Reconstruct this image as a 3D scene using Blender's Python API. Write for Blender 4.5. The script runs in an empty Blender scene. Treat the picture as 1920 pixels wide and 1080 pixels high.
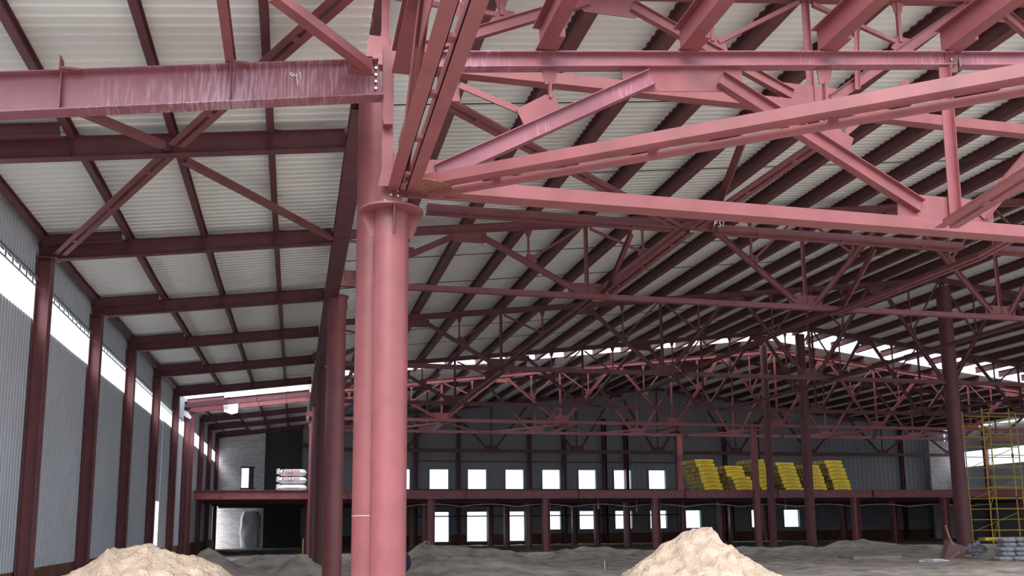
import bpy, math, random
from mathutils import Vector, Matrix, noise
random.seed(7)
S = bpy.context.scene
# ---------------------------------------------------------------- camera
F, CX, CY = 1700.0, 960.0, 720.0
def _n(v):
    v = Vector(v); v.normalize(); return v
YC = _n((548-CX, 990-CY, F))
_u = Vector((-.010, -1.0, 0.0)); _u.z = -(_u.x*YC.x+_u.y*YC.y)/YC.z; UC = _n(_u)
XC = UC.cross(YC)
if XC.x < 0: XC = -XC
# world axes written in the lens frame (right, down, forward) and back again
R3 = Matrix((XC, YC, UC))            # rows: world axes -> R3 @ lens vector = world vector
def ray(px, py): return R3 @ Vector((px-CX, py-CY, F))
def at(px, py, Y):
    d = ray(px, py); return d*(Y/d.y)
cam = bpy.data.cameras.new('camera'); co = bpy.data.objects.new('camera', cam); S.collection.objects.link(co)
cam.sensor_width = 36; cam.lens = 36*F/1920; cam.shift_y = (CY-540)/1920; cam.clip_end = 2000; cam.clip_start = .05
r = R3 @ Vector((1,0,0)); up = R3 @ Vector((0,-1,0)); bk = R3 @ Vector((0,0,-1))
co.matrix_world = Matrix(((r.x,up.x,bk.x,0),(r.y,up.y,bk.y,0),(r.z,up.z,bk.z,0),(0,0,0,1)))
S.camera = co
# ---------------------------------------------------------------- sky and exposure
W = bpy.data.worlds.new('overcast_sky'); S.world = W; W.use_nodes = True
nt = W.node_tree; bgn = nt.nodes['Background']
tc = nt.nodes.new('ShaderNodeTexCoord'); sp = nt.nodes.new('ShaderNodeSeparateXYZ'); cr = nt.nodes.new('ShaderNodeValToRGB')
nt.links.new(tc.outputs['Generated'], sp.inputs[0]); nt.links.new(sp.outputs['Z'], cr.inputs[0]); nt.links.new(cr.outputs[0], bgn.inputs[0])
cr.color_ramp.elements[0].position = 0.0; cr.color_ramp.elements[0].color = (.50,.53,.60,1)
cr.color_ramp.elements[1].position = .9; cr.color_ramp.elements[1].color = (1.25,1.28,1.35,1)
bgn.inputs[1].default_value = 1.9
sun = bpy.data.lights.new('hazy_sun', 'SUN'); sun.energy = 3.0; sun.angle = math.radians(40); sun.color = (1,.93,.93)
so = bpy.data.objects.new('hazy_sun', sun); S.collection.objects.link(so)
so.rotation_euler = Vector((-.40, -1.0, .95)).to_track_quat('Z','Y').to_euler()
S.view_settings.view_transform = 'Standard'; S.view_settings.look = 'None'; S.view_settings.gamma = 1
S.view_settings.exposure = 0.38; S.view_settings.use_curve_mapping = False

# ---------------------------------------------------------------- materials
MATS = {}
def mat(name, col, rough=.6, metal=0, var=.12, scale=6, bump=0, bscale=40, spec=.5, col2=None):
    if name in MATS: return MATS[name]
    m = bpy.data.materials.new(name); m.use_nodes = True; n = m.node_tree.nodes; l = m.node_tree.links
    b = n['Principled BSDF']; b.inputs['Roughness'].default_value = rough; b.inputs['Metallic'].default_value = metal
    b.inputs['Specular IOR Level'].default_value = spec
    t = n.new('ShaderNodeTexCoord'); nz = n.new('ShaderNodeTexNoise'); nz.inputs['Scale'].default_value = scale; nz.inputs['Detail'].default_value = 5
    l.new(t.outputs['Object'], nz.inputs['Vector'])
    rp = n.new('ShaderNodeValToRGB'); c2 = col2 or tuple(min(1, c*(1+var)) for c in col); c1 = tuple(c*(1-var) for c in col)
    rp.color_ramp.elements[0].position = .3; rp.color_ramp.elements[1].position = .7
    rp.color_ramp.elements[0].color = (*c1, 1); rp.color_ramp.elements[1].color = (*c2, 1)
    l.new(nz.outputs['Fac'], rp.inputs[0]); l.new(rp.outputs[0], b.inputs['Base Color'])
    if bump:
        bn = n.new('ShaderNodeTexNoise'); bn.inputs['Scale'].default_value = bscale; bn.inputs['Detail'].default_value = 4
        bp = n.new('ShaderNodeBump'); bp.inputs['Strength'].default_value = bump; bp.inputs['Distance'].default_value = .05
        l.new(t.outputs['Object'], bn.inputs['Vector']); l.new(bn.outputs['Fac'], bp.inputs['Height']); l.new(bp.outputs[0], b.inputs['Normal'])
    MATS[name] = m; return m
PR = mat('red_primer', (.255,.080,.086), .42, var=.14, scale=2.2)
MP = mat('shaded_red_primer', (.205,.068,.077), .5, var=.16, scale=2.2)  # red primer darkened for the dim interior: shade put into the colour
DP = mat('dark_shaded_primer', (.135,.046,.056), .55, var=.18, scale=2.2)  # roof steel's own darker paint; on far columns and trusses also painted-in shade
PRs = mat('red_primer_streaked', (.29,.105,.135), .42, var=.1, scale=3)
def streaks(m):      # pale scuffs: paint worn by slings, in stretched patches
    n = m.node_tree.nodes; l = m.node_tree.links; b = n['Principled BSDF']; src = b.inputs['Base Color'].links[0].from_socket
    t = n.new('ShaderNodeTexCoord'); mp = n.new('ShaderNodeMapping'); mp.inputs['Scale'].default_value = (9, 1, .8)
    a = n.new('ShaderNodeTexNoise'); a.inputs['Scale'].default_value = 3.0; a.inputs['Detail'].default_value = 6
    c = n.new('ShaderNodeTexNoise'); c.inputs['Scale'].default_value = .5
    mu = n.new('ShaderNodeMath'); mu.operation = 'MULTIPLY'; rp = n.new('ShaderNodeValToRGB')
    rp.color_ramp.elements[0].position = .285; rp.color_ramp.elements[1].position = .40; rp.color_ramp.elements[1].color = (.4,.4,.4,1)
    l.new(t.outputs['Object'], mp.inputs[0]); l.new(mp.outputs[0], a.inputs['Vector']); l.new(t.outputs['Object'], c.inputs['Vector'])
    l.new(a.outputs['Fac'], mu.inputs[0]); l.new(c.outputs['Fac'], mu.inputs[1]); l.new(mu.outputs[0], rp.inputs[0])
    mx = n.new('ShaderNodeMixRGB'); l.new(rp.outputs[0], mx.inputs[0]); l.new(src, mx.inputs[1]); mx.inputs[2].default_value = (.62,.5,.58,1)
    l.new(mx.outputs[0], b.inputs['Base Color'])
streaks(PRs)
DECK = mat('white_deck_sheet', (.83,.86,.84), .45, var=.05, scale=.6)
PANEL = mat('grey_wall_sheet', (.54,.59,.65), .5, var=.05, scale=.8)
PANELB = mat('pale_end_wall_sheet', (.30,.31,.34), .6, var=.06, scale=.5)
SAND = mat('sand', (.47,.37,.28), .95, var=.15, scale=5, bump=1.0, bscale=22, col2=(.62,.51,.40), spec=.1)
DIRT = mat('dirt_floor', (.41,.38,.35), .95, var=.35, scale=1.3, bump=.9, bscale=5, col2=(.64,.585,.52), spec=.1)
GALV = mat('galvanised', (.45,.55,.55), .4, .6)
BOLT = mat('bolt_zinc', (.6,.62,.6), .25, 1)
YEL = mat('yellow_paint', (.55,.42,.06), .5)
PACK = mat('yellow_wrap', (.80,.60,.05), .45, var=.15, scale=5)
PACKE = mat('wool_end', (.33,.26,.13), .9, var=.3, scale=9)
SACK = mat('white_woven_sack', (.78,.80,.84), .6, var=.08, scale=3, bump=.3, bscale=6)
SILV = mat('grey_plastic_bag', (.30,.33,.37), .35, var=.4, scale=5, bump=.5, bscale=8)
CONC = mat('concrete', (.33,.33,.31), .85, var=.15, scale=2, bump=.2)
TEAL = mat('teal_window_frame', (.16,.33,.36), .5)
DARK = mat('dark_door_panel', (.05,.06,.06), .7)
PLINTH = mat('brown_plinth', (.16,.07,.045), .8, var=.3, scale=2)
NAVY = mat('navy_cloth', (.025,.03,.08), .9)
CABLE = mat('pale_cable', (.5,.5,.48), .6)
BLACK = mat('black_cable', (.02,.02,.02), .6)
CHALK = mat('white_paint_mark', (.9,.88,.9), .7)
REDINK = mat('red_ink', (.5,.03,.05), .7)
DKINK = mat('dark_ink', (.05,.05,.06), .7)
LUMBER = mat('pale_timber', (.5,.36,.2), .8)
PALEGR = mat('pale_ground_outside', (.65,.65,.66), .9)  # ground paled to look overexposed through the doors: glare put into the colour
DARKGR = mat('dark_ground_outside', (.20,.18,.165), .95, var=.3, scale=.5)  # same ground in front, darkened so less light bounces up onto the steel
def brickmat():
    m = bpy.data.materials.new('grey_white_brick'); m.use_nodes = True; n = m.node_tree.nodes; l = m.node_tree.links; b = n['Principled BSDF']
    t = n.new('ShaderNodeTexCoord'); mp = n.new('ShaderNodeMapping'); mp.inputs['Rotation'].default_value = (math.radians(90),0,0)
    bk_ = n.new('ShaderNodeTexBrick'); bk_.inputs['Scale'].default_value = 1.0; bk_.inputs['Color1'].default_value = (.8,.8,.78,1); bk_.inputs['Color2'].default_value = (.6,.6,.62,1)
    bk_.inputs['Mortar'].default_value = (.3,.3,.31,1); bk_.inputs['Mortar Size'].default_value = .014; bk_.inputs['Brick Width'].default_value = .42; bk_.inputs['Row Height'].default_value = .13
    l.new(t.outputs['Object'], mp.inputs[0]); l.new(mp.outputs[0], bk_.inputs['Vector']); l.new(bk_.outputs[0], b.inputs['Base Color']); b.inputs['Roughness'].default_value = .9
    return m
BRICK = brickmat()

# ---------------------------------------------------------------- mesh helpers
class MB:
    def __init__(s): s.v = []; s.f = []; s.m = []
    def add(s, vs, fs, mi=0):
        o = len(s.v); s.v += [Vector(p) for p in vs]; s.f += [[i+o for i in f] for f in fs]; s.m += [mi]*len(fs); return s
    def prism(s, poly, A, B, sx, vx, mi=0):
        n = len(poly); vs = [A + sx*p[0] + vx*p[1] for p in poly] + [B + sx*p[0] + vx*p[1] for p in poly]
        fs = [[i, (i+1) % n, n+(i+1) % n, n+i] for i in range(n)] + [list(range(n-1, -1, -1)), list(range(n, 2*n))]
        return s.add(vs, fs, mi)
    def box(s, a, b, mi=0):
        x0,y0,z0 = a; x1,y1,z1 = b
        return s.add([(x0,y0,z0),(x1,y0,z0),(x1,y1,z0),(x0,y1,z0),(x0,y0,z1),(x1,y0,z1),(x1,y1,z1),(x0,y1,z1)],
                     [[3,2,1,0],[4,5,6,7],[0,1,5,4],[1,2,6,5],[2,3,7,6],[3,0,4,7]], mi)
    def obb(s, c, hx, hy, hz, mi=0):
        vs = [c + hx*i + hy*j + hz*k for k in (-1,1) for i, j in ((-1,-1),(1,-1),(1,1),(-1,1))]
        return s.add(vs, [[3,2,1,0],[4,5,6,7],[0,1,5,4],[1,2,6,5],[2,3,7,6],[3,0,4,7]], mi)
    def tube(s, A, B, r0, r1=None, n=12, mi=0):
        A = Vector(A); B = Vector(B); r1 = r0 if r1 is None else r1; d = (B-A).normalized()
        a = d.orthogonal().normalized(); b = d.cross(a)
        vs = [A + (a*math.cos(t)+b*math.sin(t))*r0 for t in [i*math.tau/n for i in range(n)]] + [B + (a*math.cos(t)+b*math.sin(t))*r1 for t in [i*math.tau/n for i in range(n)]]
        return s.add(vs, [[i,(i+1)%n,n+(i+1)%n,n+i] for i in range(n)] + [list(range(n-1,-1,-1)), list(range(n,2*n))], mi)
def frame(A, B, up):
    d = (B-A).normalized(); up = Vector(up); s = d.cross(up)
    if s.length < 1e-4: s = d.cross(Vector((1,0,0)))
    s.normalize(); return s, s.cross(d)
def sect(kind, w, h, t):
    W2, H2 = w/2, h/2
    if kind == 'box': return [[(-W2,-H2),(W2,-H2),(W2,H2),(-W2,H2)]]
    if kind == 'I': return [[(-W2,-H2),(W2,-H2),(W2,-H2+t),(t/2,-H2+t),(t/2,H2-t),(W2,H2-t),(W2,H2),(-W2,H2),(-W2,H2-t),(-t/2,H2-t),(-t/2,-H2+t),(-W2,-H2+t)]]
    if kind == 'C': return [[(-W2,-H2),(W2,-H2),(W2,-H2+t),(-W2+t,-H2+t),(-W2+t,H2-t),(W2,H2-t),(W2,H2),(-W2,H2)]]
    if kind == 'L': return [[(-W2,-H2),(W2,-H2),(W2,-H2+t),(-W2+t,-H2+t),(-W2+t,H2),(-W2,H2)]]
    if kind == 'T': return [[(-W2,H2-t),(-t/2,H2-t),(-t/2,-H2),(t/2,-H2),(t/2,H2-t),(W2,H2-t),(W2,H2),(-W2,H2)]]
    if kind == 'LL':       # two angles back to back with a gap, held by packers
        g = w*.09
        a = [(g,-H2),(g+t,-H2),(g+t,H2-t),(W2,H2-t),(W2,H2),(g,H2)]
        return [a, [(-x,y) for x,y in reversed(a)]]
    if kind == 'LV':       # the same with the gap seen from below (angles lying flat)
        g = h*.10
        a = [(-W2,g),(W2,g),(W2,g+t),(-W2+t,g+t),(-W2+t,H2),(-W2,H2)]
        return [a, [(x,-y) for x,y in reversed(a)]]
def member_mb(A, B, kind, w, h, t=.012, up=(0,0,1), mb=None):
    A = Vector(A); B = Vector(B); mb = mb or MB(); s, v = frame(A, B, up)
    for p in sect(kind, w, h, t): mb.prism(p, A, B, s, v)
    if kind in ('LL','LV'):
        L = (B-A).length; k = max(2, int(L/1.3)); d = (B-A).normalized()
        for i in range(k+1):
            c = A + (B-A)*((i+.5)/(k+1))
            if kind == 'LL': mb.obb(c, d*.05, s*(w*.13), v*(h*.42))
            else: mb.obb(c, d*.05, s*(w*.42), v*(h*.13))
    return mb
def tube_along(pts, r, n=6):
    mb = MB()
    for a, b in zip(pts, pts[1:]): mb.tube(a, b, r, n=n)
    return mb
def obj(name, mb, m, parent=None, loc=None, smooth=False):
    loc = Vector(loc) if loc is not None else (Vector(parent['_o']) if parent is not None else Vector((0,0,0)))
    me = bpy.data.meshes.new(name); me.from_pydata([tuple(v-loc) for v in mb.v], [], mb.f); me.update()
    ms = m if isinstance(m, (list, tuple)) else [m]
    for q in ms: me.materials.append(q)
    if len(ms) > 1:
        for p, i in zip(me.polygons, mb.m): p.material_index = i
    if smooth:
        for p in me.polygons: p.use_smooth = True
        try: me.set_sharp_from_angle(angle=math.radians(40))
        except Exception: pass
    o = bpy.data.objects.new(name, me); S.collection.objects.link(o)
    if parent is not None:
        o.parent = parent; o.location = loc - Vector(parent['_o'])
        o['_o'] = tuple(loc)
    else:
        o.location = loc; o['_o'] = tuple(loc)
    return o
def thing(name, label, cat, loc=(0,0,0), group=None):
    o = bpy.data.objects.new(name, None); S.collection.objects.link(o); o.location = loc; o['_o'] = tuple(loc)
    o['label'] = label; o['category'] = cat
    if group: o['group'] = group
    return o
def tag(o, label, cat, group=None):
    o['label'] = label; o['category'] = cat
    if group: o['group'] = group
    return o
def struct(name, mb, m, parent=None, smooth=False):
    o = obj(name, mb, m, parent, smooth=smooth)
    if parent is None: o['kind'] = 'structure'
    return o
def single(name, mb, m, label, cat, group=None, smooth=False):
    c = sum(mb.v, Vector())/len(mb.v); c.z = min(v.z for v in mb.v)
    return tag(obj(name, mb, m, loc=c, smooth=smooth), label, cat, group)
CUR = [PR]
def part(name, parent, A, B, kind, w, h, t=.012, up=(0,0,1), m=None):
    return obj(name, member_mb(A, B, kind, w, h, t, up), m or CUR[0], parent)
def plate(pts, t=.02):      # flat plate of any outline standing in a plane Y = const
    pts = [Vector(p) for p in pts]; n = len(pts); mb = MB()
    o = Vector((0,t/2,0))
    mb.add([p-o for p in pts]+[p+o for p in pts], [[i,(i+1)%n,n+(i+1)%n,n+i] for i in range(n)]+[list(range(n-1,-1,-1)), list(range(n,2*n))]); return mb
def pxplate(px, Y, t=.02): return plate([at(x,y,Y) for x,y in px], t)
def bolts(pts, nrm, parent, r=.022, L=.02):
    nrm = Vector(nrm)
    for p in pts: obj('bolt', MB().tube(Vector(p)-nrm*L, Vector(p)+nrm*L, r, r*.8, 6), BOLT, parent)
V = Vector
ORD = ['first','second','third','fourth','fifth','sixth','seventh','eighth','ninth','tenth','eleventh','twelfth','thirteenth','fourteenth','fifteenth','sixteenth','seventeenth','eighteenth','nineteenth','twentieth','twenty-first','twenty-second','twenty-third','twenty-fourth','twenty-fifth','twenty-sixth','twenty-seventh','twenty-eighth','twenty-ninth','thirtieth','thirty-first','thirty-second','thirty-third','thirty-fourth']
Y1, Y1B, YS, Y2, Y3, Y4, Y5, Y6, YE = 12.5, 14.2, 21.2, 27.7, 40.5, 53.0, 58.0, 64.6, 82.0
FL = -1.7
def roofz(X): return 9.0+.1175*(X if X < 33.4 else 66.8-X)      # underside of the main purlins
def anx(Y): return -5.70-.0105*(Y-22) if Y > 22 else -5.70       # wall line of the side aisle
def rise(Y): return .027*max(0, Y-26)
def rbot(X, Y=0): return 6.93+.127*(X-.9)+rise(Y)                            # underside of the aisle rafters

# ================================================================ large structure: ground, walls, roof sheets
def groundz(x, y):
    z = .10*noise.noise(V((x*.22, y*.22, 0)))+.07*noise.noise(V((x*.9, y*.9, 3)))+.05*noise.noise(V((x*2.3, y*2.3, 9)))
    for cx, cy, a, sx, sy in MOUNDS:
        e = ((x-cx)/sx)**2+((y-cy)/sy)**2
        if e < 9: z += a*math.exp(-e)*(1+.35*noise.noise(V((x*1.3, y*1.3, 7))))
    return FL+z
def P2(px, py, Y): p = at(px, py, Y); return p.x, p.z
MOUNDS = []
for px, py, Y, sx, sy in ((800,1024,42,1.2,2.0),(850,1030,44,1.6,1.5),(930,1033,43,1.5,1.4),(1060,1030,47,1.2,1.3),(1110,1026,49,1.6,1.2),(1180,1031,47,1.3,1.2),(1400,1026,50,2.2,1.5),(1500,1024,49,1.5,1.5),(1590,1017,50,1.6,1.6),(1650,1022,49,1.8,1.6),
                          (520,1042,36,1.3,1.6),(465,1046,38,1.0,1.0),(388,1034,34,1.0,1.2),(560,1046,33,.9,.9),(880,1048,34,3,1.8),(1700,1022,46,2,2)):
    x, z = P2(px, py, Y); MOUNDS.append((x, Y, max(.1, z-FL), sx, sy))
def grid_floor():
    mb = MB(); xs = [-7+.26*i for i in range(285)]; ys = []; y = 3.0
    while y < 83: ys.append(y); y += .28 if 27 < y < 58 else .6
    vs = [(x, y, groundz(x, y)) for y in ys for x in xs]; n = len(xs)
    fs = [[j*n+i, j*n+i+1, (j+1)*n+i+1, (j+1)*n+i] for j in range(len(ys)-1) for i in range(n-1)]
    return mb.add(vs, fs)
struct('floor', grid_floor(), DIRT, smooth=True)
mb = MB()       # the open ground around the building, a ring so that it does not run through the hall
for x0,x1,y0,y1 in ((-160,-7.2,20,220),(67.7,220,20,220),(-7.2,67.7,83,220)): mb.add([(x0,y0,FL-.1),(x1,y0,FL-.1),(x1,y1,FL-.1),(x0,y1,FL-.1)], [[0,1,2,3]])
struct('ground_outside', mb, PALEGR)
mb = MB()
for x0,x1,y0,y1 in ((-160,-7.2,-80,20),(67.7,220,-80,20),(-7.2,67.7,-80,2.9)): mb.add([(x0,y0,FL-.1),(x1,y0,FL-.1),(x1,y1,FL-.1),(x0,y1,FL-.1)], [[0,1,2,3]])
struct('ground_outside', mb, DARKGR)

def corr_x(x0, x1, y0, y1, zf, pitch=.25, d=.028, cuts=1):   # ribs run along X
    mb = MB(); prof = []
    y = y0; k = 0
    while y < y1:
        prof += [(y,0),(y+pitch*.42,0),(y+pitch*.5,d),(y+pitch*.92,d)]; y += pitch
    xs = [x0+(x1-x0)*i/cuts for i in range(cuts+1)]; n = len(prof)
    vs = [(x, p[0], zf(x)+p[1]+(rise(p[0]) if x0 < 0 else 0)) for x in xs for p in prof]
    return mb.add(vs, [[j*n+i, j*n+i+1, (j+1)*n+i+1, (j+1)*n+i] for j in range(cuts) for i in range(n-1)])
hd = lambda X: roofz(X)+.43
ad = lambda X: rbot(X)+.38+.17
struct('ceiling', corr_x(.55, 33.4, 12.6, 55.5, hd), DECK)
struct('ceiling', corr_x(33.4, 66.4, 12.6, 55.5, hd), DECK)
struct('ceiling', corr_x(.55, 33.4, 59.2, 82.2, hd), DECK)
struct('ceiling', corr_x(33.4, 66.4, 59.2, 82.2, hd), DECK)
struct('ceiling', corr_x(-6.2, .95, 10.6, 51.6, ad), DECK)
struct('ceiling', corr_x(-6.9, .95, 57.4, 82.2, ad), DECK)
def corr_wall(y0, y1, z0, z1, zt=None):   # the upper edges follow the slightly rising eaves
    mb = MB(); prof = []; y = y0; p = .2
    while y < y1: prof += [(y,0),(y+.1,0),(y+.12,-.03),(y+.18,-.03)]; y += p
    n = len(prof); vs = [(anx(a)-.12+b, a, z+(0 if z < 2.4 else rise(a)*(.95 if z > 6 else .45))) for z in (z0, z1) for a, b in prof]
    return mb.add(vs, [[i, i+1, n+i+1, n+i] for i in range(n-1)])
WALLCOLS = [16.2, 22, 28, 34.3, 41.2, 48.5, 54.3, 57, 64, 71, 79]
struct('wall_left', corr_wall(9, 42.4, -.88, 4.72), PANEL)
struct('wall_left', corr_wall(45.2, 79.2, -.88, 4.85), PANEL)
struct('wall_left', corr_wall(79.1, 82, 2.3, 4.85), PANEL)
struct('wall_left', corr_wall(42.2, 45.4, at(300,938,43).z, 4.8), PANEL)
struct('wall_left', corr_wall(9, 82, 5.68, 6.7), PANEL)
mb = MB(); mb.box((-6.2,9,FL-.3),(-5.84,42.4,-.86)); struct('baseboard_left', mb, PLINTH)
mb = MB(); mb.box((-6.75,45.2,FL-.3),(-6.2,79.2,-.86)); struct('baseboard_left', mb, PLINTH)
# scalloped galvanised strip hanging under the upper sheets
mb = MB()
yy = 9.0
while yy < 53:
    x = anx(yy)-.10
    mb.box((x,yy,(5.60+.45*rise(yy))),(x+.05,yy+.5,(5.68+.45*rise(yy))))
    mb.add([(x+.02,yy,(5.60+.45*rise(yy))),(x+.02,yy+.16,(5.60+.45*rise(yy))),(x+.02,yy+.12,(5.47+.45*rise(yy))),(x+.02,yy+.04,(5.47+.45*rise(yy)))], [[0,1,2,3]])
    mb.add([(x+.02,yy+.16,(5.60+.45*rise(yy))),(x+.02,yy+.5,(5.60+.45*rise(yy))),(x+.02,yy+.42,(5.56+.45*rise(yy))),(x+.02,yy+.24,(5.56+.45*rise(yy)))], [[0,1,2,3]])
    yy += .5
struct('trim_left', mb, GALV)
mb = MB(); yy = 9.0
while yy < 52: x = anx(yy)-.1; mb.box((x,yy,(5.43+.45*rise(yy))),(x+.04,yy+1.0,(5.47+.45*rise(yy)))); yy += 1.0
struct('trim_left', mb, GALV)
# end wall with its openings
winx = [at(823,900,YE).x + 3.53*i for i in range(-1, 24)]
holes = []
def zc(py): return at(1000,py,YE).z
ZU0, ZU1, ZD0, ZD1 = zc(917), zc(881), zc(993), zc(959)
lowskip = {9,12,14,15,16}
frames = []
for i, x in enumerate(winx):
    if x > 62: break
    if 0 <= i <= 7: holes.append((x-.86, x+.86, ZU0, ZU1)); frames.append(holes[-1])
    if i in (1,2,3): holes.append((x-.95, x+.9, FL+.35, ZD1)); frames.append(holes[-1])
    elif 4 <= i <= 10 and i not in lowskip or i in (11,): holes.append((x-.84, x+.84, ZD0, ZD1)); frames.append(holes[-1])
def wall_holes(x0, x1, z0, z1, hs, y0, y1, mb=None):
    mb = mb or MB(); xs = sorted({x0, x1, *[h[0] for h in hs], *[h[1] for h in hs]}); zs = sorted({z0, z1, *[h[2] for h in hs], *[h[3] for h in hs]})
    for i in range(len(xs)-1):
        run = None
        for j in range(len(zs)-1):
            cx, cz = (xs[i]+xs[i+1])/2, (zs[j]+zs[j+1])/2
            solid = not any(h[0] < cx < h[1] and h[2] < cz < h[3] for h in hs)
            if solid and run is None: run = zs[j]
            if (not solid or j == len(zs)-2) and run is not None:
                mb.box((xs[i], y0, run), (xs[i+1], y1, zs[j+1] if solid else zs[j])); run = None
    return mb
def endwall():
    mb = wall_holes(.7, 66.5, FL+.9, 13.6, [h if h[2] > FL+.9 else (h[0],h[1],FL+.8,h[3]) for h in holes], YE, YE+.15)
    for i in range(130):            # vertical sheet ribs
        x = .95+i*.5
        if not any(h[0]-.05 < x < h[1]+.05 for h in holes): mb.box((x, YE-.03, FL+.9), (x+.05, YE, 13))
    return mb
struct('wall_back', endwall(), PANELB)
pl = wall_holes(.7, 66.5, FL-.3, FL+.9, [(h[0],h[1],FL+.35,FL+.95) for h in holes if h[2] < FL+.9], YE-.06, YE+.2); struct('baseboard_back', pl, PLINTH)
for i, (x0,x1,z0,z1) in enumerate(frames):
    mb = MB(); w = .09
    mb.box((x0-w,YE-.12,z0-w),(x1+w,YE+.2,z0)).box((x0-w,YE-.12,z1),(x1+w,YE+.2,z1+w)).box((x0-w,YE-.12,z0),(x0,YE+.2,z1)).box((x1,YE-.12,z0),(x1+w,YE+.2,z1))
    struct('window_%d' % (i+1), mb, TEAL)
# white brick end of the aisle, with its window opening
bx0, bx1 = at(409,900,YE).x, at(495,900,YE).x
bh = [(at(453,900,YE).x, at(476,900,YE).x, at(460,915,YE).z, at(460,878,YE).z), (at(455,900,YE).x, at(477,900,YE).x, FL+.1, at(460,948,YE).z)]
struct('wall_aisle_end', wall_holes(bx0-.6, bx1, FL-.3, 9.4, [bh[0]], YE-.4, YE-.1), BRICK)
mb = MB(); x0,x1,z0,z1 = bh[0]; mb.box((x1-.42,YE-.38,z0),(x1,YE-.12,z1)); mb.box((x0-.1,YE-.42,z0-.15),(x1+.1,YE-.08,z0)); mb.box((x0-.1,YE-.42,z1),(x1+.1,YE-.08,z1+.12))
struct('window_40', mb, mat('dark_wood', (.07,.06,.07), .7))
mb = MB(); mb.box((bx1,YE-.05,FL-.3),(.7,YE+.15,10.4)); struct('wall_aisle_end', mb, DARK)
for z in (1.3,-.55,4.4):
    pass
# right-hand side: brick pier, strip of daylight, sheets
struct('wall_right', MB().box((at(1745,880,YE-1.2).x,YE-1.2,FL-.3),(67.3,YE-.9,8.2)), BRICK)
mb = MB(); mb.box((66.6,20,FL-.3),(66.8,YE,at(1900,872,76).z)); mb.box((66.6,20,at(1900,843,76).z),(66.8,YE,9.4)); struct('wall_right', mb, PANEL)
mb = MB()
for y in range(22, 82, 6): mb.box((66.2,y,FL-.3),(66.6,y+.35,9.2))
struct('trim_right', mb, PR)

# ================================================================ round columns
def round_column(name, label, x, y, ztop, r, cap=True, ribs=(0,1,2,3,4,5), group='round steel columns', capr=1.78, m=None):
    PR = m or MATS['red_primer']
    t = thing(name, label, 'column', (x, y, FL), group)
    obj('shaft', MB().tube((x,y,FL-.25),(x,y,ztop-.03), r, n=40), PR, t, smooth=True)
    if cap:
        cp = obj('cap_plate', MB().tube((x,y,ztop-.03),(x,y,ztop), r*capr, n=40), PR, t, smooth=True)
        for k in ribs:
            a = math.radians(-90+90*k); d = V((math.cos(a), math.sin(a), 0)); s = V((-d.y, d.x, 0))*.007
            c = V((x,y,0)); zt = ztop-.03
            o = [c+d*(r-.01)+V((0,0,zt)), c+d*(r*capr-.03)+V((0,0,zt)), c+d*(r*capr-.05)+V((0,0,zt-.07)), c+d*(r+.05)+V((0,0,zt-.36)), c+d*(r-.01)+V((0,0,zt-.36))]
            n = len(o); obj('rib', MB().add([p-s for p in o]+[p+s for p in o], [[i,(i+1)%n,n+(i+1)%n,n+i] for i in range(n)]+[list(range(n-1,-1,-1)), list(range(n,2*n))]), PR, cp)
    return t
c1 = at(727.5,990,Y1); zcap1 = at(735,397,Y1).z
col1 = round_column('round_column', 'nearest pink round column with a wide ribbed cap plate, filling the middle left', c1.x, Y1, zcap1, .247, ribs=(0,1,3), capr=1.85)
x1b = at(659,990,Y1B).x+.25
round_column('round_column', 'pink round column half hidden behind the nearest capped column', x1b, Y1B, 6.95, .25, cap=False)
_z = at(675,968,Y1B).z
single('weld_seam', MB().tube((x1b,Y1B,_z),(x1b,Y1B,_z+.012), .2525, n=40), CABLE, 'thin pale ring around the half hidden pink column at knee height', 'ring')
p = at(623.5,990,Y2); round_column('round_column', 'red round column with flat cap, just left of the nearest pair', p.x, Y2, at(632,556,Y2).z, .283, ribs=(0,1,2,3), capr=1.25)
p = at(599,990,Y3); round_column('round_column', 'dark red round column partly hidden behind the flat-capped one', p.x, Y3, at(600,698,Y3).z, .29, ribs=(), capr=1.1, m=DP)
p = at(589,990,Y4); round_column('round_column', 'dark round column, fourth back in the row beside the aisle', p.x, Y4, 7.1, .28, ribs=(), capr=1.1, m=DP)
p = at(583.5,990,Y5); round_column('round_column', 'sunlit slim round column at the mezzanine front beside the aisle', p.x, Y5, at(584,790,Y5).z, .26, ribs=(0,1,3), capr=1.4)
p = at(1806,990,Y3); XR3 = p.x; round_column('round_column', 'tall dark ridge column at the right, nearest of the ridge row', p.x, Y3, 12.4, .36, cap=False, group='ridge columns', m=DP)
p = at(1521,990,Y4); round_column('round_column', 'dark ridge column left of the yellow packs at right', p.x, Y4, 12.4, .30, cap=False, group='ridge columns', m=DP)
p = at(1449,990,56.4); round_column('round_column', 'ridge column standing just right of the pink capped ridge column', p.x, 56.4, 12.3, .25, cap=False, group='ridge columns', m=DP)
p = at(1421.5,990,Y5); round_column('round_column', 'pink ridge column with a cap at truss height, at the mezzanine front', p.x, Y5, at(1421,801,Y5).z, .25, ribs=(0,1,3), capr=1.3, group='ridge columns')
p = at(1280,990,Y6+2); round_column('round_column', 'round column at the left end of the yellow packs on the mezzanine', p.x, Y6+2, 6.9, .25, cap=False)

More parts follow.
